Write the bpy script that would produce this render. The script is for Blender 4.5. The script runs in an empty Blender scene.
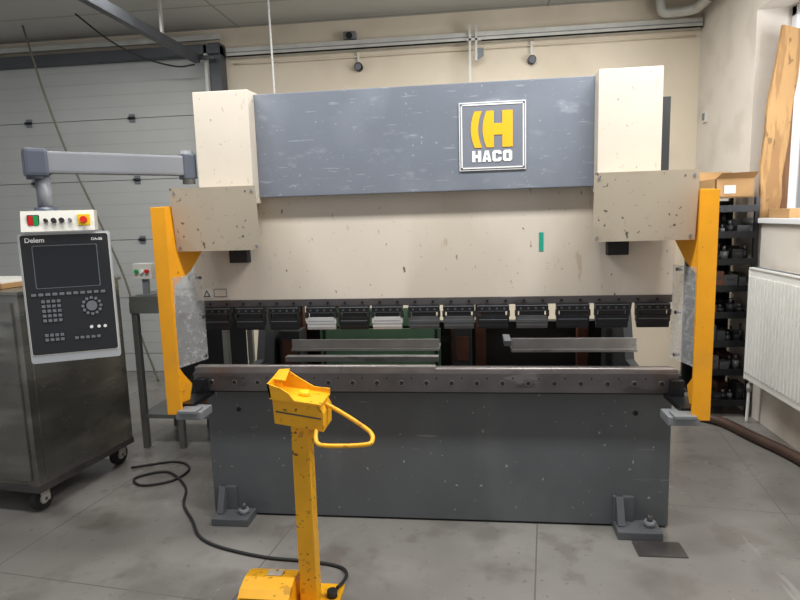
import bpy,bmesh,math,random
from mathutils import Vector,Matrix
random.seed(7)
sc=bpy.context.scene
COL=sc.collection
# ---------------------------------------------------------------- materials
def S(r,g,b):
    def c(v):
        v/=255.0
        return v/12.92 if v<=.04045 else ((v+.055)/1.055)**2.4
    return (c(r),c(g),c(b),1)
def scl(c,k): return (min(c[0]*k,1),min(c[1]*k,1),min(c[2]*k,1),1)
def pmat(name,col,rough=.5,metal=0,var=.08,vs=3,spots=(),bump=0,bs=60,rvar=0,emit=None):
    m=bpy.data.materials.new(name); m.use_nodes=True
    nt=m.node_tree; N=nt.nodes; L=nt.links
    b=N['Principled BSDF']
    b.inputs['Roughness'].default_value=rough; b.inputs['Metallic'].default_value=metal
    tc=N.new('ShaderNodeTexCoord')
    nz=N.new('ShaderNodeTexNoise'); nz.inputs['Scale'].default_value=vs; nz.inputs['Detail'].default_value=6
    L.new(tc.outputs['Object'],nz.inputs['Vector'])
    mr=N.new('ShaderNodeMapRange'); mr.inputs['From Min'].default_value=.3; mr.inputs['From Max'].default_value=.7
    L.new(nz.outputs['Fac'],mr.inputs['Value'])
    mx=N.new('ShaderNodeMix'); mx.data_type='RGBA'
    mx.inputs[6].default_value=scl(col,1-var); mx.inputs[7].default_value=scl(col,1+var)
    L.new(mr.outputs['Result'],mx.inputs[0])
    out=mx.outputs[2]
    for sp in spots:
        (sc_,scale,thr,stretch,amt,rot)=sp[:6]
        soft=sp[6] if len(sp)>6 else .04
        mp=N.new('ShaderNodeMapping'); mp.inputs['Scale'].default_value=stretch; mp.inputs['Rotation'].default_value=rot
        mp.inputs['Location'].default_value=(scale*.37,scale*.11,scale*.23)
        L.new(tc.outputs['Object'],mp.inputs['Vector'])
        n2=N.new('ShaderNodeTexNoise'); n2.inputs['Scale'].default_value=scale; n2.inputs['Detail'].default_value=4
        L.new(mp.outputs['Vector'],n2.inputs['Vector'])
        r2=N.new('ShaderNodeMapRange'); r2.inputs['From Min'].default_value=thr; r2.inputs['From Max'].default_value=thr+soft
        r2.inputs['To Max'].default_value=amt
        L.new(n2.outputs['Fac'],r2.inputs['Value'])
        m2=N.new('ShaderNodeMix'); m2.data_type='RGBA'
        L.new(r2.outputs['Result'],m2.inputs[0]); L.new(out,m2.inputs[6]); m2.inputs[7].default_value=sc_
        out=m2.outputs[2]
    L.new(out,b.inputs['Base Color'])
    if rvar:
        r3=N.new('ShaderNodeMapRange'); r3.inputs['From Min'].default_value=.3; r3.inputs['From Max'].default_value=.7
        r3.inputs['To Min'].default_value=max(rough-rvar,.05); r3.inputs['To Max'].default_value=min(rough+rvar,1)
        L.new(nz.outputs['Fac'],r3.inputs['Value']); L.new(r3.outputs['Result'],b.inputs['Roughness'])
    if bump:
        n4=N.new('ShaderNodeTexNoise'); n4.inputs['Scale'].default_value=bs; n4.inputs['Detail'].default_value=5
        L.new(tc.outputs['Object'],n4.inputs['Vector'])
        bp=N.new('ShaderNodeBump'); bp.inputs['Strength'].default_value=bump; bp.inputs['Distance'].default_value=.01
        L.new(n4.outputs['Fac'],bp.inputs['Height']); L.new(bp.outputs['Normal'],b.inputs['Normal'])
    return m
I3=(1,1,1); Z3=(0,0,0)
SPK=S(62,56,50)
CREAM=pmat('cream_paint',S(204,195,182),.42,0,.05,2,spots=[(SPK,34,.69,(1,1,.6),.85,Z3),(S(178,167,149),2.2,.50,(1,1,.5),.4,Z3,.15),(S(150,130,100),20,.68,(1,1,.3),.4,(0,.2,0)),(S(120,108,90),60,.70,(1,1,.7),.6,Z3)])
CREAM_D=pmat('cream_paint_worn_shaded',S(178,168,150),.5,0,.06,3,spots=[(SPK,40,.66,(1,1,1),.85,Z3),(S(156,145,125),6,.54,(1,1,1),.45,Z3,.12)])  # cream base darkened for the shade on the tilted covers; specks are wear
BLUE=pmat('blue_grey_paint',S(112,118,129),.40,0,.08,2.5,spots=[(S(140,146,156),2.6,.50,(1,1,1),.35,(0,.5,0),.18),(S(165,170,180),6,.64,(1,1,2),.3,(0,.7,0),.08),(S(176,182,190),9,.67,(1,1,9),.35,(0,1.0,0)),(S(176,182,190),7,.67,(.8,1,9),.35,(0,-.6,0)),(S(190,195,200),70,.69,I3,.6,Z3)])
GREY=pmat('dark_grey_paint',S(84,87,90),.42,0,.10,2.2,spots=[(S(104,106,108),3,.54,(1,1,.5),.4,Z3,.12),(S(170,170,168),40,.70,(1,1,.8),.75,Z3),(S(140,140,140),12,.70,(.3,1,3),.5,(0,.3,0))])
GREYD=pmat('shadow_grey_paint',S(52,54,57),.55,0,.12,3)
GREY2=pmat('mid_grey_paint',S(118,121,125),.5,0,.08,4)
STEEL=pmat('ground_steel',S(192,189,186),.35,.55,.12,8,spots=[(S(130,122,118),12,.60,(.3,1,1),.5,Z3)])
DIEST=pmat('brownish_die_steel',S(134,128,126),.34,.7,.12,8,spots=[(S(90,82,79),10,.52,(.3,1,1),.6,Z3,.1)])
STEELD=pmat('dark_steel',S(94,90,90),.34,.6,.15,8,spots=[(S(62,58,57),9,.6,(.3,1,1),.5,Z3),(S(146,142,141),14,.64,(.2,1,1),.4,Z3)])
GALV=pmat('galvanised_steel',S(188,188,182),.5,.2,.10,9)
BLACK=pmat('black_steel',S(32,33,36),.32,.4,.2,12)
BLACKM=pmat('matt_black',S(22,22,24),.6,0,.1,12)
SILVER=pmat('bright_tool_steel',S(205,205,205),.3,.5,.08,12)
MIDST=pmat('worn_tool_steel',S(88,88,90),.35,.5,.2,12)
ORANGE=pmat('orange_yellow_paint',S(238,163,20),.45,0,.08,5,spots=[(S(120,80,30),45,.68,I3,.7,Z3),(S(214,150,50),7,.55,I3,.4,Z3,.12)])
YELLOW=pmat('yellow_paint',S(236,172,26),.4,0,.10,6,spots=[(S(70,52,30),42,.65,I3,.85,Z3),(S(150,100,30),14,.62,I3,.5,Z3)])
LOGO_O=pmat('logo_orange',S(244,180,30),.5,0,.02,3)
WHITE=pmat('white_paint',S(232,232,230),.4,0,.03,3)
OFFW=pmat('off_white_plastic',S(208,206,198),.4,0,.04,3)
RIM=pmat('silver_grey_rim',S(186,190,194),.35,.3,.05,3)
LOGO_G=pmat('logo_grey',S(118,123,134),.45,0,.05,5)
RED=pmat('red_plastic',S(200,30,25),.35,0,.04,5)
GREEN=pmat('green_plastic',S(30,150,80),.35,0,.04,5)
TEAL=pmat('teal_tape',S(25,150,130),.5,0,.04,5)
YEL_P=pmat('yellow_plastic',S(240,200,30),.4,0,.04,5)
SCREEN=pmat('screen_glass',S(30,33,38),.12,0,.1,3)
PANELB=pmat('panel_black',S(38,39,42),.3,0,.1,3)
KEY=pmat('key_grey',S(110,114,120),.5,0,.1,3)
RUBBER=pmat('black_rubber',S(32,32,33),.65,0,.1,9)
RUST=pmat('rusty_brown',S(96,58,42),.65,.1,.3,9)
GREENP=pmat('faded_green_sheet',S(110,152,122),.6,0,.15,5)
CABM=pmat('dark_stainless_sheet',S(128,127,122),.26,.75,.15,2.0,spots=[(S(180,178,170),3,.52,(.4,.4,2),.45,Z3,.12),(S(80,80,78),6,.58,(.5,.5,2),.4,Z3,.08)],rvar=.08)
TABM=pmat('table_steel',S(112,113,110),.45,.4,.15,4)
CARD=pmat('cardboard',S(172,134,88),.8,0,.08,6)
WOOD=pmat('pine_board',S(176,138,90),.8,0,.12,3,spots=[(S(132,96,58),5,.50,(4,4,.5),.6,Z3,.08),(S(92,66,42),9,.64,(2,2,1),.6,Z3)])
WOODD=pmat('brown_board',S(128,92,60),.8,0,.15,3,spots=[(S(92,58,34),5,.55,(4,4,.5),.4,Z3)])
RADW=pmat('radiator_enamel',S(228,228,224),.35,0,.02,3)
ARM=pmat('arm_grey_paint',S(122,125,131),.42,0,.05,4)
ARMD=pmat('arm_dark_blue',S(74,80,93),.42,0,.06,4)
ROPE=pmat('rope',S(104,100,88),.8,0,.2,40)
ROPEW=pmat('rope_white',S(215,215,212),.8,0,.1,40)
HOSE=pmat('brown_hose',S(66,46,38),.55,0,.25,9)
WALLB=pmat('beige_plaster',S(220,208,188),.85,0,.035,1.2,bump=.08,bs=40,spots=[(S(200,187,165),1.5,.50,I3,.45,Z3,.15)])
WALLR=pmat('white_plaster',S(210,203,193),.85,0,.03,1.5,bump=.08,bs=40,spots=[(S(184,175,163),2.5,.52,I3,.45,Z3,.12)])
DOORM=pmat('door_panel_grey',S(180,182,179),.5,0,.04,2,bump=.05,bs=90)
SEAM=pmat('door_seam',S(128,130,130),.6,0,.05,4)
RIB=pmat('door_rib',S(168,170,168),.55,0,.05,4)
TRACK=pmat('track_grey',S(80,83,88),.5,.3,.12,5)
PVC=pmat('window_pvc',S(225,226,228),.35,0,.02,3)
def line_mat(name,base,linecol,scale,bw,rh,ms,rough,noise=.08,ns=1.2,stain=None,rvar=0,rot=0):
    m=pmat(name,base,rough,0,noise,ns,spots=stain or (),rvar=rvar)
    nt=m.node_tree;N=nt.nodes;L=nt.links;b=N['Principled BSDF']
    src=b.inputs['Base Color'].links[0].from_socket
    tc=N.new('ShaderNodeTexCoord');mp=N.new('ShaderNodeMapping');mp.inputs['Rotation'].default_value=(0,0,rot)
    L.new(tc.outputs['Object'],mp.inputs['Vector'])
    br=N.new('ShaderNodeTexBrick');br.offset=0;br.inputs['Scale'].default_value=scale
    br.inputs['Brick Width'].default_value=bw;br.inputs['Row Height'].default_value=rh
    br.inputs['Mortar Size'].default_value=ms;br.inputs['Mortar Smooth'].default_value=.2
    L.new(mp.outputs['Vector'],br.inputs['Vector'])
    mx=N.new('ShaderNodeMix');mx.data_type='RGBA'
    L.new(br.outputs['Fac'],mx.inputs[0]);L.new(src,mx.inputs[6]);mx.inputs[7].default_value=linecol
    L.new(mx.outputs[2],b.inputs['Base Color'])
    return m
FLOORM=line_mat('worn_concrete',S(122,119,115),S(102,99,95),1,1.25,1.25,.004,.25,.12,.9,
   stain=[(S(150,147,143),1.1,.50,I3,.5,Z3,.18),(S(92,88,83),2.6,.50,(1,1,1),.5,Z3,.14),(S(88,80,70),5,.6,(1,1,1),.35,Z3,.08),(S(80,78,75),22,.66,I3,.4,Z3),(S(165,163,159),8,.69,(1,.15,1),.35,(0,0,.6))],rvar=.09,rot=.12)
CEILM=line_mat('ceiling_boards',S(182,182,176),S(146,146,141),1,3.0,.6,.012,.8,.03,1)
def poly_mat():
    m=bpy.data.materials.new('scratched_polycarbonate');m.use_nodes=True
    nt=m.node_tree;N=nt.nodes;L=nt.links;b=N['Principled BSDF'];o=N['Material Output']
    b.inputs['Base Color'].default_value=S(204,206,208);b.inputs['Roughness'].default_value=.2
    t=N.new('ShaderNodeBsdfTransparent');mx=N.new('ShaderNodeMixShader')
    tc=N.new('ShaderNodeTexCoord');n=N.new('ShaderNodeTexNoise');n.inputs['Scale'].default_value=40;n.inputs['Detail'].default_value=6
    L.new(tc.outputs['Object'],n.inputs['Vector'])
    mr=N.new('ShaderNodeMapRange');mr.inputs['From Min'].default_value=.48;mr.inputs['From Max'].default_value=.75
    mr.inputs['To Min'].default_value=.22;mr.inputs['To Max'].default_value=.5
    L.new(n.outputs['Fac'],mr.inputs['Value']);L.new(mr.outputs['Result'],mx.inputs[0])
    L.new(t.outputs[0],mx.inputs[1]);L.new(b.outputs[0],mx.inputs[2]);L.new(mx.outputs[0],o.inputs['Surface'])
    return m
POLY=poly_mat()
# ---------------------------------------------------------------- builder
FP={}
def root(name,loc,label,cat,group=None):
    e=bpy.data.objects.new(name,None);e.empty_display_size=.1;e.location=loc;COL.objects.link(e)
    FP[e]=Vector(loc);e['label']=label;e['category']=cat
    if group:e['group']=group
    return e
class B:
    def __init__(s,xf=None): s.bm=bmesh.new();s.mats=[];s.xf=xf
    def mi(s,m):
        if m not in s.mats:s.mats.append(m)
        return s.mats.index(m)
    def _fin(s,faces,m,smooth=False):
        i=s.mi(m)
        for f in faces:f.material_index=i;f.smooth=smooth
    def box(s,x0,x1,y0,y1,z0,z1,m,bev=0,rot=None):
        r=bmesh.ops.create_cube(s.bm,size=1)
        vs=r['verts'];c=Vector(((x0+x1)/2,(y0+y1)/2,(z0+z1)/2))
        for v in vs:v.co=Vector((v.co.x*(x1-x0),v.co.y*(y1-y0),v.co.z*(z1-z0)))
        if rot is not None:
            for v in vs:v.co=rot@v.co
        for v in vs:v.co+=c
        fs=set(f for v in vs for f in v.link_faces)
        s._fin(fs,m)
        if bev>0:
            es=list(set(e for f in fs for e in f.edges))
            r=bmesh.ops.bevel(s.bm,geom=es,offset=bev,segments=2,profile=.7,affect='EDGES')
            s._fin(r['faces'],m)
        return s
    def hexa(s,a,b_,m):
        va=[s.bm.verts.new(p) for p in a];vb=[s.bm.verts.new(p) for p in b_]
        fs=[s.bm.faces.new((va[i],va[(i+1)%4],vb[(i+1)%4],vb[i])) for i in range(4)]
        fs+=[s.bm.faces.new(va[::-1]),s.bm.faces.new(vb)]
        s._fin(fs,m);return s
    def cyl(s,p0,p1,r,m,seg=16,r2=None):
        p0=Vector(p0);p1=Vector(p1);d=p1-p0
        q=d.to_track_quat('Z','Y').to_matrix()
        r2=r if r2 is None else r2
        a=[s.bm.verts.new(p0+q@Vector((math.cos(2*math.pi*i/seg)*r,math.sin(2*math.pi*i/seg)*r,0))) for i in range(seg)]
        b=[s.bm.verts.new(p1+q@Vector((math.cos(2*math.pi*i/seg)*r2,math.sin(2*math.pi*i/seg)*r2,0))) for i in range(seg)]
        side=[s.bm.faces.new((a[i],a[(i+1)%seg],b[(i+1)%seg],b[i])) for i in range(seg)]
        caps=[s.bm.faces.new(a[::-1]),s.bm.faces.new(b)]
        s._fin(side,m,True);s._fin(caps,m);return s
    def prism(s,pts,axis,lo,hi,m,tf=None):
        def mk(p,h):
            if axis=='x':v=Vector((h,p[0],p[1]))
            elif axis=='y':v=Vector((p[0],h,p[1]))
            else:v=Vector((p[0],p[1],h))
            return tf@v if tf is not None else v
        a=[s.bm.verts.new(mk(p,lo)) for p in pts];b=[s.bm.verts.new(mk(p,hi)) for p in pts]
        n=len(pts);fs=[s.bm.faces.new((a[i],a[(i+1)%n],b[(i+1)%n],b[i])) for i in range(n)]
        fs+=[s.bm.faces.new(a[::-1]),s.bm.faces.new(b)]
        s._fin(fs,m);return s
    def tube(s,pts,r,m,seg=8,sub=6):
        P=[Vector(p) for p in pts];Q=[]
        n=len(P)
        for i in range(n-1):
            p1=P[i];p2=P[i+1]
            p0=P[i-1] if i>0 else p1*2-p2
            p3=P[i+2] if i+2<n else p2*2-p1
            for k in range(sub):
                t=k/sub
                Q.append(.5*((2*p1)+(-p0+p2)*t+(2*p0-5*p1+4*p2-p3)*t*t+(-p0+3*p1-3*p2+p3)*t**3))
        Q.append(P[-1])
        rings=[]
        nq=len(Q)
        for i,q in enumerate(Q):
            d=Q[min(i+1,nq-1)]-Q[max(i-1,0)]
            d.normalize()
            if i==0:
                x=d.orthogonal().normalized()
            else:
                x=(px-d*px.dot(d)).normalized()
            px=x;y=d.cross(x)
            rings.append([s.bm.verts.new(q+x*math.cos(2*math.pi*k/seg)*r+y*math.sin(2*math.pi*k/seg)*r) for k in range(seg)])
        fs=[]
        for i in range(nq-1):
            a=rings[i];b=rings[i+1]
            for k in range(seg):
                fs.append(s.bm.faces.new((a[k],a[(k+1)%seg],b[(k+1)%seg],b[k])))
        s._fin(fs,m,True)
        s._fin([s.bm.faces.new(rings[0][::-1]),s.bm.faces.new(rings[-1])],m)
        return s
    def stroke(s,xl,w,z0,z1,R,y0,y1,m,n=12,xr=None):
        zc=(z0+z1)/2
        def X(z):return xl+R-math.sqrt(R*R-(z-zc)**2)
        L=[(X(z0+(z1-z0)*i/n),z0+(z1-z0)*i/n) for i in range(n+1)]
        for i in range(n):
            (xa,za),(xb,zb)=L[i],L[i+1]
            ra=xa+w if xr is None else xr;rb=xb+w if xr is None else xr
            s.prism([(xa,za),(ra,za),(rb,zb),(xb,zb)],'y',y0,y1,m)
        bmesh.ops.remove_doubles(s.bm,verts=s.bm.verts,dist=1e-6)
        return s
    def text(s,body,size,pos,m,off=0,ext=.0006,align='CENTER',sx=1):
        cu=bpy.data.curves.new('t','FONT');cu.body=body;cu.size=size;cu.offset=off;cu.extrude=ext;cu.align_x=align
        o=bpy.data.objects.new('t',cu);COL.objects.link(o)
        bpy.context.view_layer.update()
        me=bpy.data.meshes.new_from_object(o.evaluated_get(bpy.context.evaluated_depsgraph_get()))
        bpy.data.objects.remove(o)
        n0=len(s.bm.verts);f0=len(s.bm.faces);s.bm.from_mesh(me);s.bm.verts.ensure_lookup_table();s.bm.faces.ensure_lookup_table()
        for v in s.bm.verts[n0:]:
            v.co=Vector((pos[0]+v.co.x*sx,pos[1]-v.co.z,pos[2]+v.co.y))
        s._fin(s.bm.faces[f0:],m);bpy.data.meshes.remove(me);return s
    def done(s,name,parent=None,label=None,cat=None,group=None,kind=None):
        if s.xf is not None:
            for v in s.bm.verts:v.co=s.xf@v.co
        bmesh.ops.recalc_face_normals(s.bm,faces=s.bm.faces)
        xs=[v.co for v in s.bm.verts]
        lo=Vector((min(v.x for v in xs),min(v.y for v in xs),min(v.z for v in xs)))
        hi=Vector((max(v.x for v in xs),max(v.y for v in xs),max(v.z for v in xs)))
        c=(lo+hi)/2
        if kind or (parent is None): c.z=lo.z
        for v in s.bm.verts:v.co-=c
        me=bpy.data.meshes.new(name);s.bm.to_mesh(me);s.bm.free()
        for m in s.mats:me.materials.append(m)
        o=bpy.data.objects.new(name,me);COL.objects.link(o)
        FP[o]=c
        if parent is not None:
            o.parent=parent;o.location=c-FP[parent]
        else:o.location=c
        if label:o['label']=label
        if cat:o['category']=cat
        if group:o['group']=group
        if kind:o['kind']=kind
        return o
def RZ(cx,cy,ang):
    return Matrix.Translation((cx,cy,0))@Matrix.Rotation(ang,4,'Z')
D=math.radians
XW=2.35;YW=3.1;H=3.5
# ---------------------------------------------------------------- room
B().box(-7,XW+.6,-4.5,YW+.2,-.12,0,FLOORM).done('floor',kind='structure')
B().box(-7,XW+.6,YW,YW+.2,0,H,WALLB).done('wall_back',kind='structure')
WY0,WY1,WZ0,WZ1=-.3,1.97,1.5,3.02
b=B()
b.box(XW,XW+.35,WY1,YW,0,H,WALLR).box(XW,XW+.35,-2.6,WY0,0,H,WALLR)
b.box(XW,XW+.35,WY0,WY1,0,WZ0,WALLR).box(XW,XW+.35,WY0,WY1,WZ1,H,WALLR)
b.done('wall_right',kind='structure')
B().box(-7,XW+.6,-2.0,YW+.2,H,H+.1,CEILM).done('ceiling',kind='structure')
b=B();x0=XW+.24;x1=XW+.31
b.box(x0,x1,WY1-.07,WY1,WZ0,WZ1,PVC,.006).box(x0,x1,WY0,WY0+.07,WZ0,WZ1,PVC,.006)
b.box(x0,x1,WY0,WY1,WZ0,WZ0+.07,PVC,.006).box(x0,x1,WY0,WY1,WZ1-.07,WZ1,PVC,.006)
b.box(x0,x1,.80,.90,WZ0,WZ1,PVC,.006)
b.done('window_1',kind='structure')
B().box(XW-.03,XW+.24,WY0,WY1,WZ0-.03,WZ0+.005,PVC,.004).done('trim_1',kind='structure')
# garage door
b=B();DX0=-6.9;DX1=-2.28
seams=[.0,.2,.81,1.43,2.05,2.67,3.27]
for a,c in zip(seams[:-1],seams[1:]):
    b.box(DX0,DX1,YW-.07,YW-.03,a+.003,c-.003,DOORM,.003)
    if c-a>.4:
        for k in range(1,5):
            z=a+(c-a)*k/5;b.box(DX0,DX1,YW-.0715,YW-.069,z-.003,z+.003,RIB)
b.box(DX0,DX1,YW-.05,YW-.035,0,3.27,SEAM)
for z in seams[2:6]:
    for x in(-5.4,-4.35,-3.2):
        b.box(x-.03,x+.03,YW-.085,YW-.07,z-.04,z+.04,KEY,.003).cyl((x-.035,YW-.09,z),(x+.035,YW-.09,z),.014,BLACK)
b.done('door_1',kind='structure')
b=B()
b.box(-2.30,-2.18,YW-.16,YW-.02,0,3.33,TRACK,.004).box(-2.33,-2.30,YW-.2,YW-.08,0,3.3,GALV)
b.box(-6.9,-2.18,YW-.2,YW-.06,3.22,3.31,TRACK,.004)
b.box(-6.9,-2.18,YW-.16,YW-.12,3.36,3.41,GALV,.004)
b.done('door_track',label='dark grey steel track frame of the sectional garage door',cat='door track')
b=B();b.box(-2.42,-2.36,.6,YW-.22,3.13,3.21,TRACK,.004)
b.box(-2.40,-2.38,1.0,1.03,3.2,H,GALV).box(-2.40,-2.38,2.2,2.23,3.2,H,GALV)
b.cyl((-2.39,YW-.25,3.17),(-2.2,YW-.25,3.17),.02,TRACK)
b.done('door_rail',label='grey ceiling rail carrying the open sectional door',cat='door rail')
b=B()
b.box(-2.14,2.33,YW-.10,YW-.0,3.20,3.212,GALV).box(-2.14,2.33,YW-.10,YW-.088,3.20,3.285,GALV).box(-2.14,2.33,YW-.104,YW-.10,3.238,3.246,GREY2)
for x in(-1.9,-1.1,-.3,.6,1.5,2.2):b.box(x-.02,x+.02,YW-.088,YW,3.212,3.27,GALV,.003)
b.done('cable_tray',label='galvanised steel channel fixed along the beige wall',cat='cable tray')
b=B();b.tube([(-2.1,YW-.03,3.15),(-1.2,YW-.03,3.145),(0,YW-.03,3.15),(2.3,YW-.03,3.15)],.006,WALLB)
b.done('conduit_pipe',label='thin beige conduit running below the wall channel',cat='pipe')
def spot(x,z):
    b=B();b.box(x-.012,x+.012,YW-.03,YW,z,3.19,OFFW).cyl((x,YW,z),(x,YW-.06,z),.04,BLACK).cyl((x,YW-.06,z),(x,YW-.08,z-.01),.03,KEY)
    b.done('wall_socket',label='small round dark wall fitting on a white conduit',cat='wall fitting')
spot(-.83,3.05);spot(.83,3.02)
b=B();b.box(.24,.262,YW-.14,YW-.12,2.72,3.34,GALV).box(.30,.32,YW-.14,YW-.12,3.02,3.34,GALV).box(.22,.36,YW-.14,YW-.106,3.20,3.22,GALV)
b.prism([(.32,3.02),(.38,3.06),(.38,3.13),(.32,3.13)],'y',YW-.14,YW-.13,KEY)
b.done('wall_bracket',label='slim steel hanging bracket on the wall channel',cat='bracket')
b=B();b.box(-.96,-.84,YW-.09,YW,3.30,3.37,GREY2,.004).cyl((-.9,YW-.11,3.33),(-.9,YW-.09,3.33),.03,BLACK)
b.done('junction_box',label='small grey and black junction box above the channel',cat='junction box')
b=B();b.tube([(2.24,.9,3.36),(2.24,2.2,3.34),(2.24,2.72,3.33),(2.22,2.86,3.32),(2.10,2.93,3.32),(1.98,2.95,3.33),(1.95,2.95,3.40),(1.95,2.95,3.5)],.042,GALV,14)
b.box(2.20,2.28,2.3,2.34,3.36,3.5,GALV).box(2.20,2.28,1.5,1.54,3.38,3.5,GALV).cyl((2.24,2.5,3.335),(2.24,2.56,3.335),.055,TRACK,14)
b.done('ceiling_pipe',label='grey pipe running under the ceiling along the wall',cat='pipe')
b=B();b.box(2.33,2.35,2.85,2.93,2.35,2.45,OFFW,.004).box(2.322,2.332,2.87,2.91,2.37,2.43,KEY,.002)
b.done('light_switch',label='white plastic switch on the side wall',cat='switch')
b=B();b.tube([(-3.98,2.6,3.5),(-3.84,2.6,2.9),(-3.66,2.6,2.3),(-3.42,2.6,1.7),(-3.18,2.6,1.05),(-3.08,2.6,.54),(-2.98,2.6,.2),(-2.92,2.6,.010)],.010,ROPE)
b.done('hanging_rope',label='thin dark pull rope slanting down before the garage door',cat='rope')
b=B();b.tube([(-3.3,2.4,3.5),(-3.05,2.5,3.28),(-2.8,2.6,3.14),(-2.55,2.75,3.08),(-2.42,2.88,3.12)],.008,RUBBER)
b.done('hanging_cable',label='black cable sagging from the ceiling to the door track',cat='cable')
b=B();b.tube([(-1.36,2.0,3.5),(-1.35,2.0,2.7),(-1.35,2.0,1.6)],.008,ROPEW)
b.done('hanging_rope',label='thin white rope hanging from the ceiling behind the machine',cat='rope')
# ---------------------------------------------------------------- press brake
PB=root('press_brake',(0,.6,0),'large cream and blue-grey hydraulic sheet metal press brake','press brake')
b=B()
b.box(-1.175,1.21,0,.07,.012,.72,GREY,.003)
b.box(-1.14,1.18,.01,.06,0,.02,BLACKM)  # thin black strip painted in as the shadow gap under the bed
for x in(-1.0,1.04):b.cyl((x,-.004,.6),(x,.01,.6),.012,BLACK)
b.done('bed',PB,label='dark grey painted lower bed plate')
def frame(x0,x1):
    b=B()
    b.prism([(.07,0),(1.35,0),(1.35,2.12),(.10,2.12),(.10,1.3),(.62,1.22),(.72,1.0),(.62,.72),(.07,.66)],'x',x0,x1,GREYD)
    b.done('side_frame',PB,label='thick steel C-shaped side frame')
frame(-1.12,-1.07);frame(1.14,1.19)
b=B()
b.box(-1.2,1.21,.02,.10,1.185,1.72,CREAM,.003)
b.box(-.78,.80,.06,.14,1.7,2.12,CREAM)
b.done('ram',PB,label='cream painted ram plate with scuffs')
b=B();b.box(-1.19,1.2,.012,.09,1.150,1.187,STEELD,.002)
for i in range(26):
    x=-1.12+i*.09;b.cyl((x,.013,1.168),(x,.006,1.168),.007,BLACK,8)
b.done('clamping_beam',PB,label='dark steel beam under the ram')
b=B();b.box(-.80,.815,-.04,.06,1.71,2.205,BLUE,.004);b.done('upper_fascia',PB,label='scratched blue-grey front fascia')
def housing(x0,x1,top):
    b=B();b.box(x0,x1,-.12,.6,1.68,top,CREAM,.005);b.box(x0+.02,x1-.02,.02,.5,top,top+.015,CREAM_D)
    b.done('cylinder_housing',PB,label='cream hydraulic cylinder housing')
housing(-1.075,-.80,2.215);housing(.815,1.09,2.215)
def cover(x0,x1,bx0,bx1):
    b=B()
    a=[(x0,-.265,1.757),(x1,-.265,1.757),(x1,-.235,1.46),(x0,-.235,1.46)]
    c=[(bx0,.01,1.74),(bx1,.01,1.74),(bx1,.01,1.48),(bx0,.01,1.48)]
    b.hexa(a,c,CREAM_D)
    for x in(x0+.02,x1-.02):
        for z in(1.48,1.735):
            y=-.265+(1.757-z)/.297*.03
            b.cyl((x,y-.003,z),(x,y+.006,z),.006,GREY2,8)
    b.done('guard_cover',PB,label='worn cream sheet metal cover')
cover(-1.155,-.738,-1.1,-.87);cover(.775,1.205,.85,1.15)
for x in(-.935,.935):
    B().box(x-.048,x+.048,-.03,.03,1.385,1.462,BLACKM,.003).done('ram_guide',PB,label='small black guide block')
# emblem
b=B();lx0,lx1,lz0,lz1=.195,.505,1.80,2.113
b.box(lx0,lx1,-.047,-.039,lz0,lz1,WHITE,.002).box(lx0+.004,lx1-.004,-.0475,-.046,lz0+.004,lz1-.004,LOGO_G)
EM=b.done('nameplate',PB,label='square grey nameplate with white border')
b=B();t=.006;e=.009
for a in[(lx0+e,lx1-e,lz1-e-t,lz1-e),(lx0+e,lx1-e,lz0+e,lz0+e+t),(lx0+e,lx0+e+t,lz0+e,lz1-e),(lx1-e-t,lx1-e,lz0+e,lz1-e)]:
    b.box(a[0],a[1],-.0495,-.047,a[2],a[3],WHITE)
b.done('plate_border',EM)
b=B();y0,y1=-.0500,-.0472
z0,z1=1.905,2.071
b.box(.396,.444,y0,y1,z0,z1,LOGO_O)
b.box(.354,.398,y0+.0003,y1,1.962,2.014,LOGO_O)
b.stroke(.305,.045,z0,z1,.20,y0,y1,LOGO_O,xr=.357)
b.stroke(.250,.034,z0,z1,.20,y0,y1,LOGO_O)
b.done('emblem',EM,label='orange letter H emblem')
b=B();ya,yb=-.0500,-.0472;s=.0155;h=.052;w=.043;z0=1.839;x=.2545;g=.0062
def poly(pts):b.prism(pts,'y',ya,yb,WHITE)
hb=z0+h/2
poly([(x,z0),(x+s,z0),(x+s,hb-s/2),(x+w-s,hb-s/2),(x+w-s,z0),(x+w,z0),(x+w,z0+h),(x+w-s,z0+h),(x+w-s,hb+s/2),(x+s,hb+s/2),(x+s,z0+h),(x,z0+h)]);x+=w+g-.002
m_=x+w/2
poly([(x,z0),(x+s,z0),(x+s+.003,z0+.010),(x+w-s-.003,z0+.010),(x+w-s,z0),(x+w,z0),(m_+.009,z0+h),(m_-.009,z0+h)])
b.prism([(m_-.0052,z0+.021),(m_+.0052,z0+.021),(m_,z0+.036)],'y',ya-.0004,ya+.0005,LOGO_G);x+=w+g-.002
c=.008
poly([(x+c,z0),(x+w-c,z0),(x+w,z0+c),(x+w,z0+.019),(x+w-s,z0+.019),(x+w-s,z0+s-.002),(x+s,z0+s-.002),(x+s,z0+h-s+.002),(x+w-s,z0+h-s+.002),(x+w-s,z0+h-.019),(x+w,z0+h-.019),(x+w,z0+h-c),(x+w-c,z0+h),(x+c,z0+h),(x,z0+h-c),(x,z0+c)]);x+=w+g
poly([(x+c,z0),(x+w-c,z0),(x+w,z0+c),(x+w,z0+h-c),(x+w-c,z0+h),(x+c,z0+h),(x,z0+h-c),(x,z0+c)])
b.prism([(x+s,z0+s-.002),(x+w-s,z0+s-.002),(x+w-s,z0+h-s+.002),(x+s,z0+h-s+.002)],'y',ya-.0004,ya+.0005,LOGO_G)
b.done('lettering',EM,label='white capital lettering')
b=B();b.box(.573,.594,.0175,.021,1.41,1.50,TEAL);b.done('tape_mark',PB,label='small teal adhesive tape strip')
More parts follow.
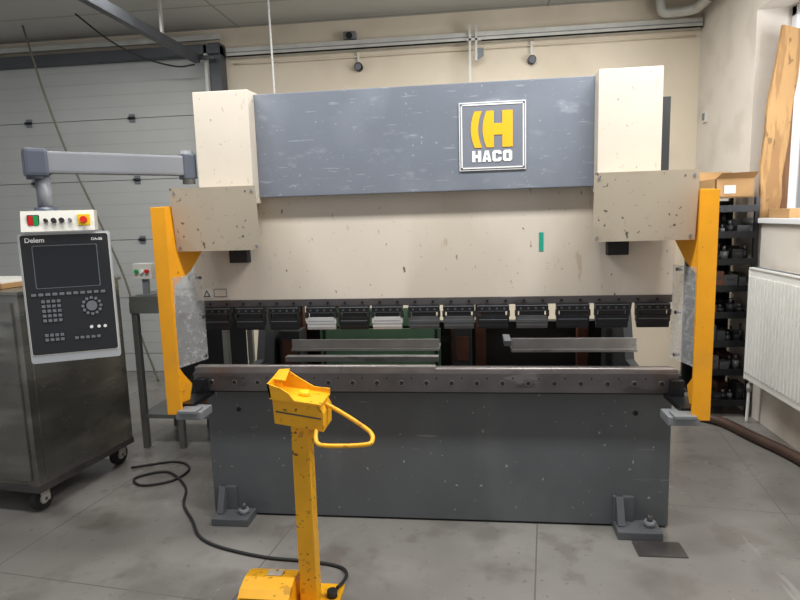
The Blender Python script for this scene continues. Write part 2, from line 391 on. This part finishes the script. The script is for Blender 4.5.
b=B();b.prism([(-1.165,1.20),(-1.115,1.20),(-1.105,1.225),(-1.12,1.25),(-1.155,1.25),(-1.17,1.225)],'y',.0175,.021,OFFW)
b.prism([(-1.158,1.206),(-1.119,1.206),(-1.1385,1.243)],'y',.016,.0176,BLACKM);b.prism([(-1.150,1.211),(-1.127,1.211),(-1.1385,1.232)],'y',.015,.0162,OFFW)
b.box(-1.10,-1.03,.0175,.021,1.205,1.248,KEY).box(-1.096,-1.034,.016,.018,1.209,1.244,CREAM)
b.done('warning_label',PB,label='small warning triangle sticker')
# die rail
b=B();b.box(-1.195,1.21,-.09,.06,.728,.825,STEELD,.003)
b.box(-1.215,-1.19,-.07,.04,.75,.81,BLACK,.003).box(1.205,1.23,-.07,.04,.75,.81,BLACK,.003)
for i in range(19):
    x=-1.10+i*.124
    b.cyl((x,-.0915,.775),(x,-.08,.775),.014,DIEST,14).cyl((x,-.0925,.775),(x,-.08,.775),.011,BLACKM,12).cyl((x+.05,-.092,.80),(x+.05,-.08,.80),.004,BLACK,8)
b.box(-1.15,1.17,-.03,.03,.705,.73,BLACKM)  # black strip drawn in as the shadow line beneath the rail
RA=b.done('die_rail',PB,label='dark steel lower die rail with bolts')
for (x0,x1,h) in((-1.19,-.42,.852),(-.418,.06,.852),(.062,.62,.840),(.622,1.205,.840)):
    b=B();b.prism([(-.080,.824),(-.02,.824),(-.02,h),(-.045,h),(-.05,h-.006),(-.055,h),(-.080,h)],'x',x0,x1,DIEST)
    b.done('lower_die',RA,label='ground steel V die segment')
# clamps
def clampmesh(pm,pm2,label):
    b=B()
    b.box(-.078,.078,-.022,.02,1.120,1.152,BLACK,.003)
    b.box(-.076,.076,-.0245,-.021,1.1465,1.1495,KEY)
    b.box(-.070,.070,-.0245,-.021,1.120,1.123,MIDST)
    for x in(-.054,-.018,.018,.054):
        b.cyl((x,-.027,1.134),(x,-.02,1.134),.006,MIDST,8)
    b.box(-.082,-.068,-.026,.0,1.094,1.124,BLACKM,.003).box(.068,.082,-.026,.0,1.094,1.124,BLACKM,.003)
    b.box(-.060,.060,-.018,.012,1.098,1.121,pm2,.002)
    b.box(-.078,.078,-.023,.01,1.064,1.098,pm,.003)
    b.box(-.068,.068,-.0245,-.022,1.078,1.080,KEY)
    b.prism([(-.020,1.065),(.008,1.065),(.002,1.046),(-.010,1.034),(-.015,1.034),(-.020,1.048)],'x',-.074,.074,pm)
    return b.done('punch_holder',PB,label=label)
xs=[-1.08,-.898,-.716,-.520,-.350,-.180,.006,.180,.348,.536,.731,.914,1.104]
ba=[clampmesh(BLACK,BLACKM,'black punch clamp with tooling'),clampmesh(SILVER,BLACK,'punch clamp with bright steel tooling'),clampmesh(MIDST,BLACKM,'punch clamp with worn grey tooling')]
kinds=[0,0,0,1,0,1,2,2,0,2,0,0,0];used=[False]*3
loc0=[o.location.copy() for o in ba]
for i,x in enumerate(xs):
    k=kinds[i];src=ba[k]
    if not used[k]:o=src;used[k]=True
    else:
        o=src.copy();COL.objects.link(o)
    o.parent=PB;o.location=(x,loc0[k].y,loc0[k].z)
# back gauge and rear parts
b=B()
b.box(-.82,.055,.40,.55,.825,.84,STEEL,.002).box(-.82,.055,.42,.43,.84,.89,STEEL,.002)
b.box(-.82,.055,.28,.33,.79,.82,STEEL,.003)
b.done('back_gauge',PB,label='flat ground steel back gauge plate')
b=B()
b.box(.46,1.138,.36,.55,.825,.84,STEEL,.002).box(.46,1.138,.38,.39,.84,.90,STEEL,.002)
b.box(.42,.46,.36,.55,.86,.89,GREY2,.003)
b.done('back_gauge',PB,label='flat ground steel back gauge plate')
b=B()
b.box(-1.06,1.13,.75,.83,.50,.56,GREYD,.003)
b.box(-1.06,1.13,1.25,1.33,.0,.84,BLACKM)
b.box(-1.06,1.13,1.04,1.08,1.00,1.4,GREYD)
b.done('rear_beam',PB,label='dark steel rear cross beam')
for x in(-.98,-.72,.13,.30,.98):
    b=B();b.box(x-.035,x+.035,1.1,1.17,.0,1.75,RUST,.003);b.done('rear_post',PB,label='rusty brown rear post')
for x0,x1,z0,z1 in((-.80,.03,.58,.84),(-.72,0,.86,.98)):
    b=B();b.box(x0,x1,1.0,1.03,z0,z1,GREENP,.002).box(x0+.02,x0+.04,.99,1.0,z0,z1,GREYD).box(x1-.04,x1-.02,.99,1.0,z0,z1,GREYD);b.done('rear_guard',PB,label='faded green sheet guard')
for x0,x1,z0,z1 in((-1.04,-.90,.55,.86),(.12,.24,.6,.88)):
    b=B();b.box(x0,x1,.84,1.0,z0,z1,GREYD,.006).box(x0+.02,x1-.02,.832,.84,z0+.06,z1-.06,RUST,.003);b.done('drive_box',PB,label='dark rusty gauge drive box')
def foot(x0,x1,y0=-.13):
    b=B()
    b.box(x0,x1,y0,.02,0,.04,GREY,.005)
    b.prism([(y0+.05,.045),(.01,.045),(.01,.17),(-.03,.17)],'x',x0+.01,x0+.045,GREY)
    b.box(x0,x0+.1,-.02,.02,.04,.17,GREY,.004)
    xb=x1-.045;b.cyl((xb,-.06,.04),(xb,-.06,.068),.028,GREY2,6).cyl((xb,-.06,.06),(xb,-.06,.10),.013,STEELD,10)
    b.done('foot_bracket',PB,label='grey levelling foot bracket with bolt')
foot(-1.14,-.94);foot(.94,1.15)
def guard(sx,xo):
    b=B()
    pa,pb=(xo,xo+.072) if sx<0 else (xo-.075,xo)
    b.box(pa,pb,-.36,-.345,.69,1.67,ORANGE,.003)
    oa,ob=(xo,xo+.012) if sx<0 else (xo-.012,xo)
    b.box(oa,ob,-.355,-.29,.69,1.67,ORANGE,.003)
    xf=Matrix.Translation((xo+.008 if sx<0 else xo-.008,-.345,0))@Matrix.Rotation(D(-17 if sx<0 else 12),4,'Z')
    b.prism([(0,1.67),(.34,1.69),(.34,1.50),(.20,1.36),(.09,1.30),(.06,1.0),(.06,.92),(.10,.86),(.15,.80),(.12,.70),(0,.69)],'x',-.005,.005,ORANGE,xf)
    g=b.done('side_guard',PB,label='orange-yellow painted side guard')
    c=B(xf)
    za,zb=.90,1.34
    c.box(-.012,-.007,.0,.29,za,zb,POLY) if sx>0 else c.box(.007,.012,.0,.27,za,zb,POLY)
    c.done('guard_window',g,label='scratched clear polycarbonate pane')
    for z in(.92,1.12,1.32):
        for y in(.045,.255):
            c=B(xf);c.cyl((-.014,y,z),(.014,y,z),.008,STEELD,8);c.done('pane_bolt',g)
    c=B()
    qa,qb=(xo+.04,xo+.17) if sx<0 else (xo-.17,xo-.04)
    c.box(qa,qb,-.36,-.24,.665,.705,GREY2,.006)
    c.box(qa+.02,qb-.02,-.38,-.30,.700,.715,GREY2,.003)
    ra,rb=(xo+.02,xo+.10) if sx<0 else (xo-.10,xo-.02)
    c.box(ra,rb,-.30,-.05,.70,.725,BLACK,.004)
    c.box(ra+.01,rb-.01,-.13,-.094,.70,.80,BLACK,.004)
    c.done('guard_mount',g,label='blue-grey lower mounting bracket')
guard(-1,-1.205);guard(1,1.252)
# ---------------------------------------------------------------- pendant
PE=root('control_pendant',(-1.505,-.5,1.0),'swivelling control console with screen hanging from a grey arm','control console')
ax0=Vector((-1.10,-.06,0));ax1=Vector((-1.60,-.55,0))
ang=math.atan2(ax0.y-ax1.y,ax0.x-ax1.x);Ln=(ax0-ax1).length
xf=RZ(ax1.x,ax1.y,ang)
b=B(xf);b.box(.02,Ln-.06,-.038,.038,1.825,1.918,ARM,.01);b.done('support_arm',PE,label='grey rectangular steel arm')
b=B(xf);b.box(-.045,.045,-.048,.048,1.812,1.927,ARMD,.014).cyl((0,0,1.80),(0,0,1.82),.04,ARMD,20);b.done('arm_joint',PE,label='dark blue-grey pivot cap')
b=B(xf);b.box(Ln-.085,Ln-.02,-.042,.042,1.808,1.928,ARMD,.008).cyl((Ln-.05,0,1.785),(Ln-.05,0,1.945),.03,ARM,16);b.done('arm_hinge',PE,label='dark hinge bracket at the machine')
pa=D(27);xp=RZ(-1.505,-.545,pa)
b=B();b.cyl((-1.585,-.535,1.64),(-1.585,-.535,1.81),.03,ARM,18);b.cyl((-1.585,-.535,1.64),(-1.585,-.535,1.68),.045,ARMD,18);b.done('hanging_column',PE,label='short grey support tube')
b=B(xp);b.prism([(-.03,1.578),(.10,1.578),(.10,1.665),(-.005,1.665)],'x',-.155,.125,OFFW)
SB=b.done('button_box',PE,label='off-white push button box')
def sb(x,m,r,base=None,d=.02):
    b=B(xp);z=1.622;y=-.016
    if base:b.box(x-r*1.7,x+r*1.7,y-.010,y+.006,z-r*1.7,z+r*1.8,base,.002);y-=.008
    b.cyl((x,y,z),(x,y-d,z+.003),r,m,16);b.done('push_button',SB)
b=B(xp);b.box(-.13,-.085,-.022,-.012,1.60,1.648,BLACKM,.003).box(-.127,-.108,-.026,-.018,1.604,1.644,RED,.002).box(-.107,-.088,-.026,-.018,1.604,1.644,GREEN,.002);b.done('push_button',SB,label='red and green rocker button')
sb(-.06,BLACKM,.008);sb(-.03,BLACKM,.010);sb(.0,BLACKM,.010);sb(.032,KEY,.007);sb(.085,RED,.014,YEL_P,.018)
def rrect(x0,x1,z0,z1,r,n=5):
    pts=[]
    for(cx_,cz,a)in((x1-r,z1-r,0),(x0+r,z1-r,90),(x0+r,z0+r,180),(x1-r,z0+r,270)):
        for i in range(n+1):
            t=D(a+90*i/n);pts.append((cx_+r*math.cos(t),cz+r*math.sin(t)))
    return pts
W=.178
b=B(xp);b.prism(rrect(-W,W,1.005,1.572,.012),'y',0,.02,RIM);b.prism(rrect(-W+.01,W-.01,1.02,1.56,.02),'y',.02,.11,GREY2)
SC=b.done('screen_unit',PE,label='silver-grey framed control panel')
b=B(xp);b.prism(rrect(-W+.006,W-.006,1.04,1.566,.010),'y',-.002,.001,OFFW);b.prism(rrect(-W+.009,W-.009,1.043,1.563,.010),'y',-.003,.000,PANELB);b.done('front_panel',SC,label='black membrane front panel')
b=B(xp);b.prism(rrect(-.128,.123,1.332,1.518,.006),'y',-.0040,-.002,KEY);b.prism(rrect(-.125,.120,1.335,1.515,.006),'y',-.0045,-.002,SCREEN);b.done('screen',SC,label='dark monitor screen')
def keys(x0,z0,nx,nz,dx,dz,w,h):
    b=B(xp);b.box(x0-.004,x0+(nx-1)*dx+w+.004,-.0036,-.0025,z0-.004,z0+(nz-1)*dz+h+.004,BLACKM)
    for i in range(nx):
        for j in range(nz):
            b.box(x0+i*dx,x0+i*dx+w,-.006,-.003,z0+j*dz,z0+j*dz+h,KEY,.001)
    b.done('keypad',SC,label='small grey membrane keys')
keys(-.15,1.300,11,1,.027,.02,.019,.012)
keys(-.115,1.185,4,5,.02,.021,.014,.013)
keys(-.115,1.10,4,2,.02,.02,.014,.013)
keys(.0,1.10,5,1,.022,.02,.015,.012)
b=B(xp);b.cyl((.08,-.0036,1.245),(.08,-.0025,1.245),.046,BLACKM,24)
for k in range(12):
    a=D(k*30);b.cyl((.08+.036*math.cos(a),-.006,1.245+.036*math.sin(a)),(.08+.036*math.cos(a),-.003,1.245+.036*math.sin(a)),.007,KEY,8)
b.cyl((.08,-.008,1.245),(.08,-.003,1.245),.022,KEY,20)
b.done('jog_dial',SC,label='round jog dial with key ring')
for x in(.07,.10,.125):
    b=B(xp);b.cyl((x,-.006,1.15),(x,-.002,1.15),.007,WHITE,10);b.done('round_button',SC,label='small white round button')
b=B(xp);b.text('Delem',.028,(-.115,-.0035,1.532),WHITE,off=.0006);b.done('lettering',SC,label='white maker lettering')
b=B(xp);b.text('DA-56',.016,(.125,-.0035,1.534),WHITE,off=.0004);b.done('lettering',SC,label='small white model lettering')
b=B();b.tube([(-1.60,-.50,1.66),(-1.64,-.47,1.75),(-1.60,-.46,1.83),(-1.50,-.40,1.84)],.005,RUBBER,8)
b.done('control_cable',PE,label='thin black control cable')
# ---------------------------------------------------------------- dark cabinet on casters
CB=root('storage_cabinet',(-2.55,.32,0),'worn stainless steel cabinet on swivel casters','cabinet')
xc=RZ(-2.15,-.08,D(-7))
cw,cdp=.9,.78
b=B(xc);b.box(-cw,0,0,cdp,.15,1.24,CABM,.006);b.box(-cw-.01,.012,-.012,cdp+.012,1.24,1.26,CABM,.004)
b.box(-cw,.006,-.006,cdp,.13,.17,STEELD,.003)
b.box(0,.004,.05,cdp-.05,.22,1.18,CABM,.002)
b.done('body',CB,label='brushed sheet steel body')
b=B(xc);b.box(-cw+.03,-.04,-.012,0,.2,1.2,CABM,.004);b.done('door',CB,label='flat steel cabinet door')
for (x,y) in((-.07,.07),(-.07,cdp-.07),(-cw+.08,.07),(-cw+.08,cdp-.07)):
    b=B(xc);b.cyl((x-.02,y,.065),(x+.02,y,.065),.065,RUBBER,20).cyl((x-.024,y,.065),(x+.024,y,.065),.03,GALV,14)
    b.box(x-.035,x-.028,y-.03,y+.03,.05,.14,GALV,.002).box(x+.028,x+.035,y-.03,y+.03,.05,.14,GALV,.002).box(x-.045,x+.045,y-.045,y+.045,.13,.15,GALV,.002)
    b.cyl((x-.036,y,.065),(x+.036,y,.065),.01,STEELD,8)
    b.done('caster',CB,label='black rubber swivel caster')
b=B(xc);b.box(-.85,-.2,.1,.5,1.262,1.29,CARD,.002).box(-.84,-.21,.11,.49,1.29,1.296,OFFW);b.done('cardboard_box',label='flat opened cardboard box on the cabinet',cat='box')
# ---------------------------------------------------------------- steel table
TB=root('work_table',(-1.85,1.2,0),'grey steel frame table standing by the machine','table')
tx0,tx1,ty0,ty1=-2.12,-1.42,.90,1.4
b=B();b.box(tx0,tx1,ty0,ty1,1.06,1.10,TABM,.004);b.box(tx0,tx1,ty0-.005,ty0+.02,.98,1.06,TABM,.003);b.done('table_top',TB)
for x in(tx0+.025,tx1-.025,-1.82):
    for y in(ty0+.025,ty1-.025):
        b=B();b.box(x-.02,x+.02,y-.02,y+.02,0,1.06,TABM,.003);b.done('leg',TB)
b=B();b.box(tx0,tx1,ty0+.01,ty1-.01,.22,.25,TABM,.003).box(tx0+.05,tx1-.05,ty1-.05,ty1-.045,.26,1.0,GREYD);b.done('shelf',TB)
BX=root('button_station',(-2.02,.95,1.1),'grey push button box with red and green buttons on the table','control box')
b=B();b.box(-2.09,-1.95,.93,.99,1.215,1.325,OFFW,.006).box(-2.04,-2.0,.95,.98,1.10,1.22,GREY2,.002).box(-2.08,-1.96,.93,1.0,1.10,1.108,GREY2);b.done('body',BX)
for x,m in((-2.058,GREEN),(-2.02,WHITE),(-1.983,RED)):
    b=B();b.cyl((x,.93,1.27),(x,.912,1.27),.014,m,14);b.done('push_button',BX)
b=B();b.box(-1.76,-1.5,.95,1.25,.251,.31,STEELD,.004).box(-1.70,-1.55,.97,1.2,.31,.36,RUST,.004);b.done('steel_offcuts',label='stack of dark steel offcuts on the shelf',cat='metal parts')
# ---------------------------------------------------------------- foot pedal stand
PX,PY=-.44,-.72
PS=root('foot_pedal_stand',(PX,PY,0),'yellow two-hand and foot control stand with scuffed paint','control stand')
b=B();b.box(PX-.034,PX+.038,PY-.035,PY+.035,.016,.80,YELLOW,.006);b.done('post',PS)
b=B()
b.box(PX-.27,PX+.12,PY-.18,PY+.12,0,.016,YELLOW,.004)
b.done('base_plate',PS)
b=B()
hx0,hx1=PX-.255,PX-.06
pr=[(PY+.10,.016),(PY+.10,.07),(PY+.065,.108),(PY+.02,.13),(PY-.04,.138),(PY-.10,.123),(PY-.13,.10)]
pi=[(PY-.125,.09),(PY-.09,.11),(PY-.04,.126),(PY+.015,.118),(PY+.055,.098),(PY+.088,.065),(PY+.088,.016)]
for i in range(len(pr)-1):
    q=[pr[i],pr[i+1],pi[len(pi)-2-i],pi[len(pi)-1-i]]
    b.prism(q,'x',hx0,hx1,YELLOW)
for xa,xb in((hx0-.008,hx0),(hx1,hx1+.008)):
    b.prism([(PY-.16,.016)]+pr,'x',xa,xb,YELLOW)
b.box(hx0+.08,hx1-.05,PY-.03,PY+.01,.134,.141,CREAM_D)
b.done('pedal_hood',PS,label='domed yellow pedal guard')
b=B();b.box(hx0+.02,hx1-.02,PY-.15,PY+.03,.05,.065,BLACK,.003,Matrix.Rotation(-.15,3,'X'));b.done('pedal',PS,label='black foot pedal plate')
b=B();b.cyl((PX+.085,PY+.03,.016),(PX+.085,PY+.03,.045),.022,RUBBER,16);b.done('cable_gland',PS,label='black rubber cable gland')
b=B()
b.prism([(PX-.085,.810),(PX+.108,.778),(PX+.110,.85),(PX+.095,.882),(PX-.09,.912)],'y',PY-.070,PY+.070,YELLOW)
b.box(PX-.08,PX+.103,PY-.073,PY-.067,.842,.847,STEELD,0,Matrix.Rotation(.16,3,'Y'))
b.done('control_head',PS,label='yellow box housing')
b=B()
b.prism([(PX-.098,.912),(PX+.105,.882),(PX+.105,.890),(PX-.098,.920)],'y',PY-.080,PY+.080,YELLOW)
b.prism([(PX-.098,.920),(PX+.105,.890),(PX+.105,.910),(PX+.04,.917),(PX-.02,.953),(PX-.07,.988),(PX-.105,.983)],'y',PY+.072,PY+.080,YELLOW)
b.prism([(PX-.098,.920),(PX+.0,.905),(PX-.02,.933),(PX-.05,.953),(PX-.105,.973)],'y',PY-.080,PY-.072,YELLOW)
b.hexa([(PX-.098,PY-.080,.917),(PX-.098,PY+.080,.917),(PX-.090,PY+.080,.917),(PX-.090,PY-.080,.917)],[(PX-.105,PY-.080,.973),(PX-.105,PY+.080,.983),(PX-.097,PY+.080,.983),(PX-.097,PY-.080,.973)],YELLOW)
b.hexa([(PX-.105,PY-.02,.970),(PX-.105,PY+.080,.983),(PX-.06,PY+.080,.986),(PX-.05,PY-.02,.963)],[(PX-.105,PY-.02,.976),(PX-.105,PY+.080,.989),(PX-.06,PY+.080,.992),(PX-.05,PY-.02,.969)],YELLOW)
b.done('button_hood',PS,label='open yellow tray with raised hood')
b=B();b.cyl((PX+.02,PY,.897),(PX+.02,PY,.922),.02,YEL_P,16);b.done('push_button',PS,label='small yellow push button')
# flat-bar style loop: straight runs with tight corners
b=B();b.tube([(PX+.09,PY+.0,.872),(PX+.12,PY-.003,.862),(PX+.20,PY-.02,.822),(PX+.275,PY-.045,.782),(PX+.298,PY-.065,.766),(PX+.302,PY-.085,.754),(PX+.290,PY-.105,.746),(PX+.22,PY-.115,.742),(PX+.13,PY-.118,.742),(PX+.095,PY-.110,.746),(PX+.082,PY-.09,.760),(PX+.078,PY-.065,.785)],.0088,YELLOW,10)
b.done('handle',PS,label='yellow bent tube loop handle')
b=B();z=.009
b.tube([(-2.0,.55,z),(-1.75,.66,z),(-1.6,.56,z),(-1.62,.38,z),(-1.78,.30,z),(-1.88,.40,z),(-1.72,.50,z),(-1.5,.30,z),(-1.40,.08,z),(-1.26,-.1,z),(-1.15,-.25,z),(-1.0,-.34,z),(-.75,-.41,z),(-.52,-.43,z),(-.38,-.46,z),(-.33,-.52,z+.008),(-.325,-.60,.03),(-.34,-.66,.036)],.0075,RUBBER,8)
b.done('power_cable',label='black cable snaking across the concrete floor',cat='cable')
B().box(1.0,1.22,-.27,-.14,0,.006,STEELD,.002).done('steel_plate',label='small flat steel plate lying on the floor',cat='metal plate')
# ---------------------------------------------------------------- shelf corner
SH=root('shelving_unit',(2.12,1.95,0),'black metal shelving unit crowded with tooling','shelf')
sx0,sx1,sy0,sy1=1.98,2.33,1.72,2.2
lv=[.10,.34,.56,.78,.98,1.18,1.38,1.57]
for x in(sx0+.015,sx1-.015):
    for y in(sy0+.015,sy1-.015):
        b=B();b.box(x-.015,x+.015,y-.015,y+.015,0,1.66,BLACK,.002);b.done('post',SH)
for z in lv:
    b=B();b.box(sx0,sx1,sy0,sy1,z,z+.02,BLACK,.002).box(sx0,sx1,sy0-.004,sy0+.004,z-.015,z+.035,BLACK);b.done('shelf_board',SH)
b=B();b.box(sx0,sx1,sy1-.006,sy1,.05,1.64,BLACKM);b.done('back_panel',SH)
cols=[BLACK,BLACKM,BLACK,GREYD,STEELD,MIDST,GREYD,RUST,BLACKM,GREY]
for i,z in enumerate(lv[:-1]):
    for row,yo in enumerate((.02,.2)):
        x=sx0+.035
        while x<sx1-.06:
            w=random.uniform(.03,.10);h=random.uniform(.05,.135)
            if x+w>sx1-.035:w=sx1-.035-x
            if w<.025:break
            m=random.choice(cols);zz=z+.021;y0=sy0+yo+random.uniform(0,.02)
            b=B()
            if random.random()<.5 or w>.08:
                b.box(x,x+w,y0,y0+.13,zz,zz+h,m,.005).box(x+w*.2,x+w*.8,y0-.003,y0,zz+h*.5,zz+h*.7,GREYD)
                b.done('parts_box',label='small dark parts box on the black shelving',cat='box',group='small boxes on the shelving')
            else:
                r_=w/2-.002
                b.cyl((x+w/2,y0+.05,zz),(x+w/2,y0+.05,zz+h*.6),r_,m,14).cyl((x+w/2,y0+.05,zz+h*.6),(x+w/2,y0+.05,zz+h),r_*.4,MIDST,12)
                b.done('tool_holder',label='small steel tool holder standing on the black shelving',cat='tool',group='tool holders on the shelving')
            x+=w+.006
b=B()
b.box(2.04,2.31,1.78,1.79,1.662,1.80,CARD).box(2.04,2.31,2.09,2.10,1.662,1.80,CARD).box(2.04,2.05,1.78,2.10,1.662,1.80,CARD).box(2.30,2.31,1.78,2.10,1.662,1.80,CARD).box(2.04,2.31,1.78,2.10,1.660,1.67,CARD)
b.hexa([(2.04,1.78,1.80),(2.31,1.78,1.80),(2.31,1.784,1.80),(2.04,1.784,1.80)],[(2.05,1.70,1.835),(2.30,1.70,1.84),(2.30,1.704,1.84),(2.05,1.704,1.835)],CARD)
b.hexa([(2.04,2.10,1.80),(2.31,2.10,1.80),(2.31,2.096,1.80),(2.04,2.096,1.80)],[(2.05,2.16,1.87),(2.30,2.16,1.865),(2.30,2.156,1.865),(2.05,2.156,1.87)],CARD)
b.box(2.10,2.18,1.776,1.781,1.69,1.75,OFFW)
b.done('cardboard_box',label='open brown cardboard box on top of the shelving',cat='box')
# ---------------------------------------------------------------- radiator
RD=root('radiator',(2.27,.9,.3),'white enamelled panel radiator under the window','radiator')
ry0,ry1,rz0,rz1=.0,1.58,.34,1.15
b=B();b.box(2.225,2.24,ry0,ry1,rz0,rz1,RADW,.005).box(2.28,2.295,ry0,ry1,rz0,rz1,RADW,.005)
n=int((ry1-ry0)/.045)
for i in range(n):
    y=ry0+.03+i*.045;b.box(2.216,2.228,y,y+.024,rz0+.05,rz1-.05,RADW,.005)
b.done('panel',RD)
b=B();b.box(2.218,2.302,ry0-.004,ry1+.004,rz1-.002,rz1+.012,RADW,.003)
for i in range(int((ry1-ry0)/.03)):
    y=ry0+.02+i*.03;b.box(2.235,2.285,y,y+.012,rz1+.012,rz1+.014,KEY)
b.box(2.218,2.302,ry1,ry1+.006,rz0,rz1,RADW)
b.done('top_grille',RD)
b=B();b.box(2.295,2.349,.2,.24,.6,.9,RADW);b.done('wall_mount',RD)
b=B();b.box(2.295,2.349,1.3,1.34,.6,.9,RADW);b.done('wall_mount',RD)
b=B();b.tube([(2.26,ry1-.02,rz0+.02),(2.26,ry1+.0,rz0-.06),(2.26,ry1+.01,rz0-.2),(2.26,ry1+.02,.0)],.011,RADW).cyl((2.26,ry1-.005,rz0-.04),(2.26,ry1+.0,rz0-.09),.02,GALV);b.done('supply_pipe',RD)
b=B();b.tube([(1.90,1.66,.035),(2.05,1.5,.035),(2.14,1.2,.035),(2.25,.8,.035),(2.27,.2,.035)],.035,HOSE,12);b.done('floor_hose',label='thick dark brown hose lying along the wall',cat='hose')
b=B()
pl=[(2.360,1.506),(2.49,1.506),(2.512,1.65),(2.505,1.8),(2.535,2.05),(2.548,2.3),(2.575,2.5),(2.588,2.82),(2.455,2.86),(2.425,2.6),(2.385,2.35),(2.375,2.1),(2.356,1.85),(2.366,1.65)]
b.prism(pl,'y',1.80,1.83,WOOD);b.done('wooden_board',label='rough pine board leaning in the window recess',cat='wooden board')
b=B();b.prism([(2.50,1.506),(2.58,1.506),(2.585,2.7),(2.54,2.7)],'y',1.86,1.89,WOODD);b.done('wooden_board',label='darker brown board leaning behind the pine board',cat='wooden board')
b=B();b.box(2.40,2.56,1.45,1.75,1.506,1.57,CARD,.003);b.done('cardboard_box',label='low cardboard box on the window sill',cat='box')
# ---------------------------------------------------------------- lights
w=bpy.data.worlds.new('World');sc.world=w;w.use_nodes=True
bg=w.node_tree.nodes['Background'];bg.inputs[0].default_value=(.95,.97,1,1);bg.inputs[1].default_value=.40
def area(name,loc,sx,sy,p,rot=(0,0,0),col=(1,.99,.965)):
    l=bpy.data.lights.new(name,'AREA');l.shape='RECTANGLE';l.size=sx;l.size_y=sy;l.energy=p;l.color=col
    o=bpy.data.objects.new(name,l);o.location=loc;o.rotation_euler=rot;COL.objects.link(o)
area('tube_light',(-1.2,-.9,3.4),1.5,.25,62);area('tube_light',(1.1,-.9,3.4),1.5,.25,84)
area('tube_light',(-2.6,1.3,3.4),1.5,.25,34);area('tube_light',(.7,1.3,3.4),1.5,.25,72)
area('window_light',(XW+.6,.4,2.3),1.4,1.4,70,(0,D(90),0),(.97,.98,1))
# ---------------------------------------------------------------- camera
C=Vector((.25,-2.97,1.6))
yaw,pit,rol=D(7),D(8),D(1.7)
f=Vector((-math.sin(yaw)*math.cos(pit),math.cos(yaw)*math.cos(pit),-math.sin(pit)))
r0=Vector((math.cos(yaw),math.sin(yaw),0));u0=r0.cross(f)
r=r0*math.cos(rol)-u0*math.sin(rol);u=u0*math.cos(rol)+r0*math.sin(rol)
cd=bpy.data.cameras.new('Camera');cd.sensor_width=36;cd.lens=27;cd.clip_start=.05
co=bpy.data.objects.new('Camera',cd);COL.objects.link(co)
co.matrix_world=Matrix(((r.x,u.x,-f.x,C.x),(r.y,u.y,-f.y,C.y),(r.z,u.z,-f.z,C.z),(0,0,0,1)))
sc.camera=co
sc.view_settings.view_transform='Standard'
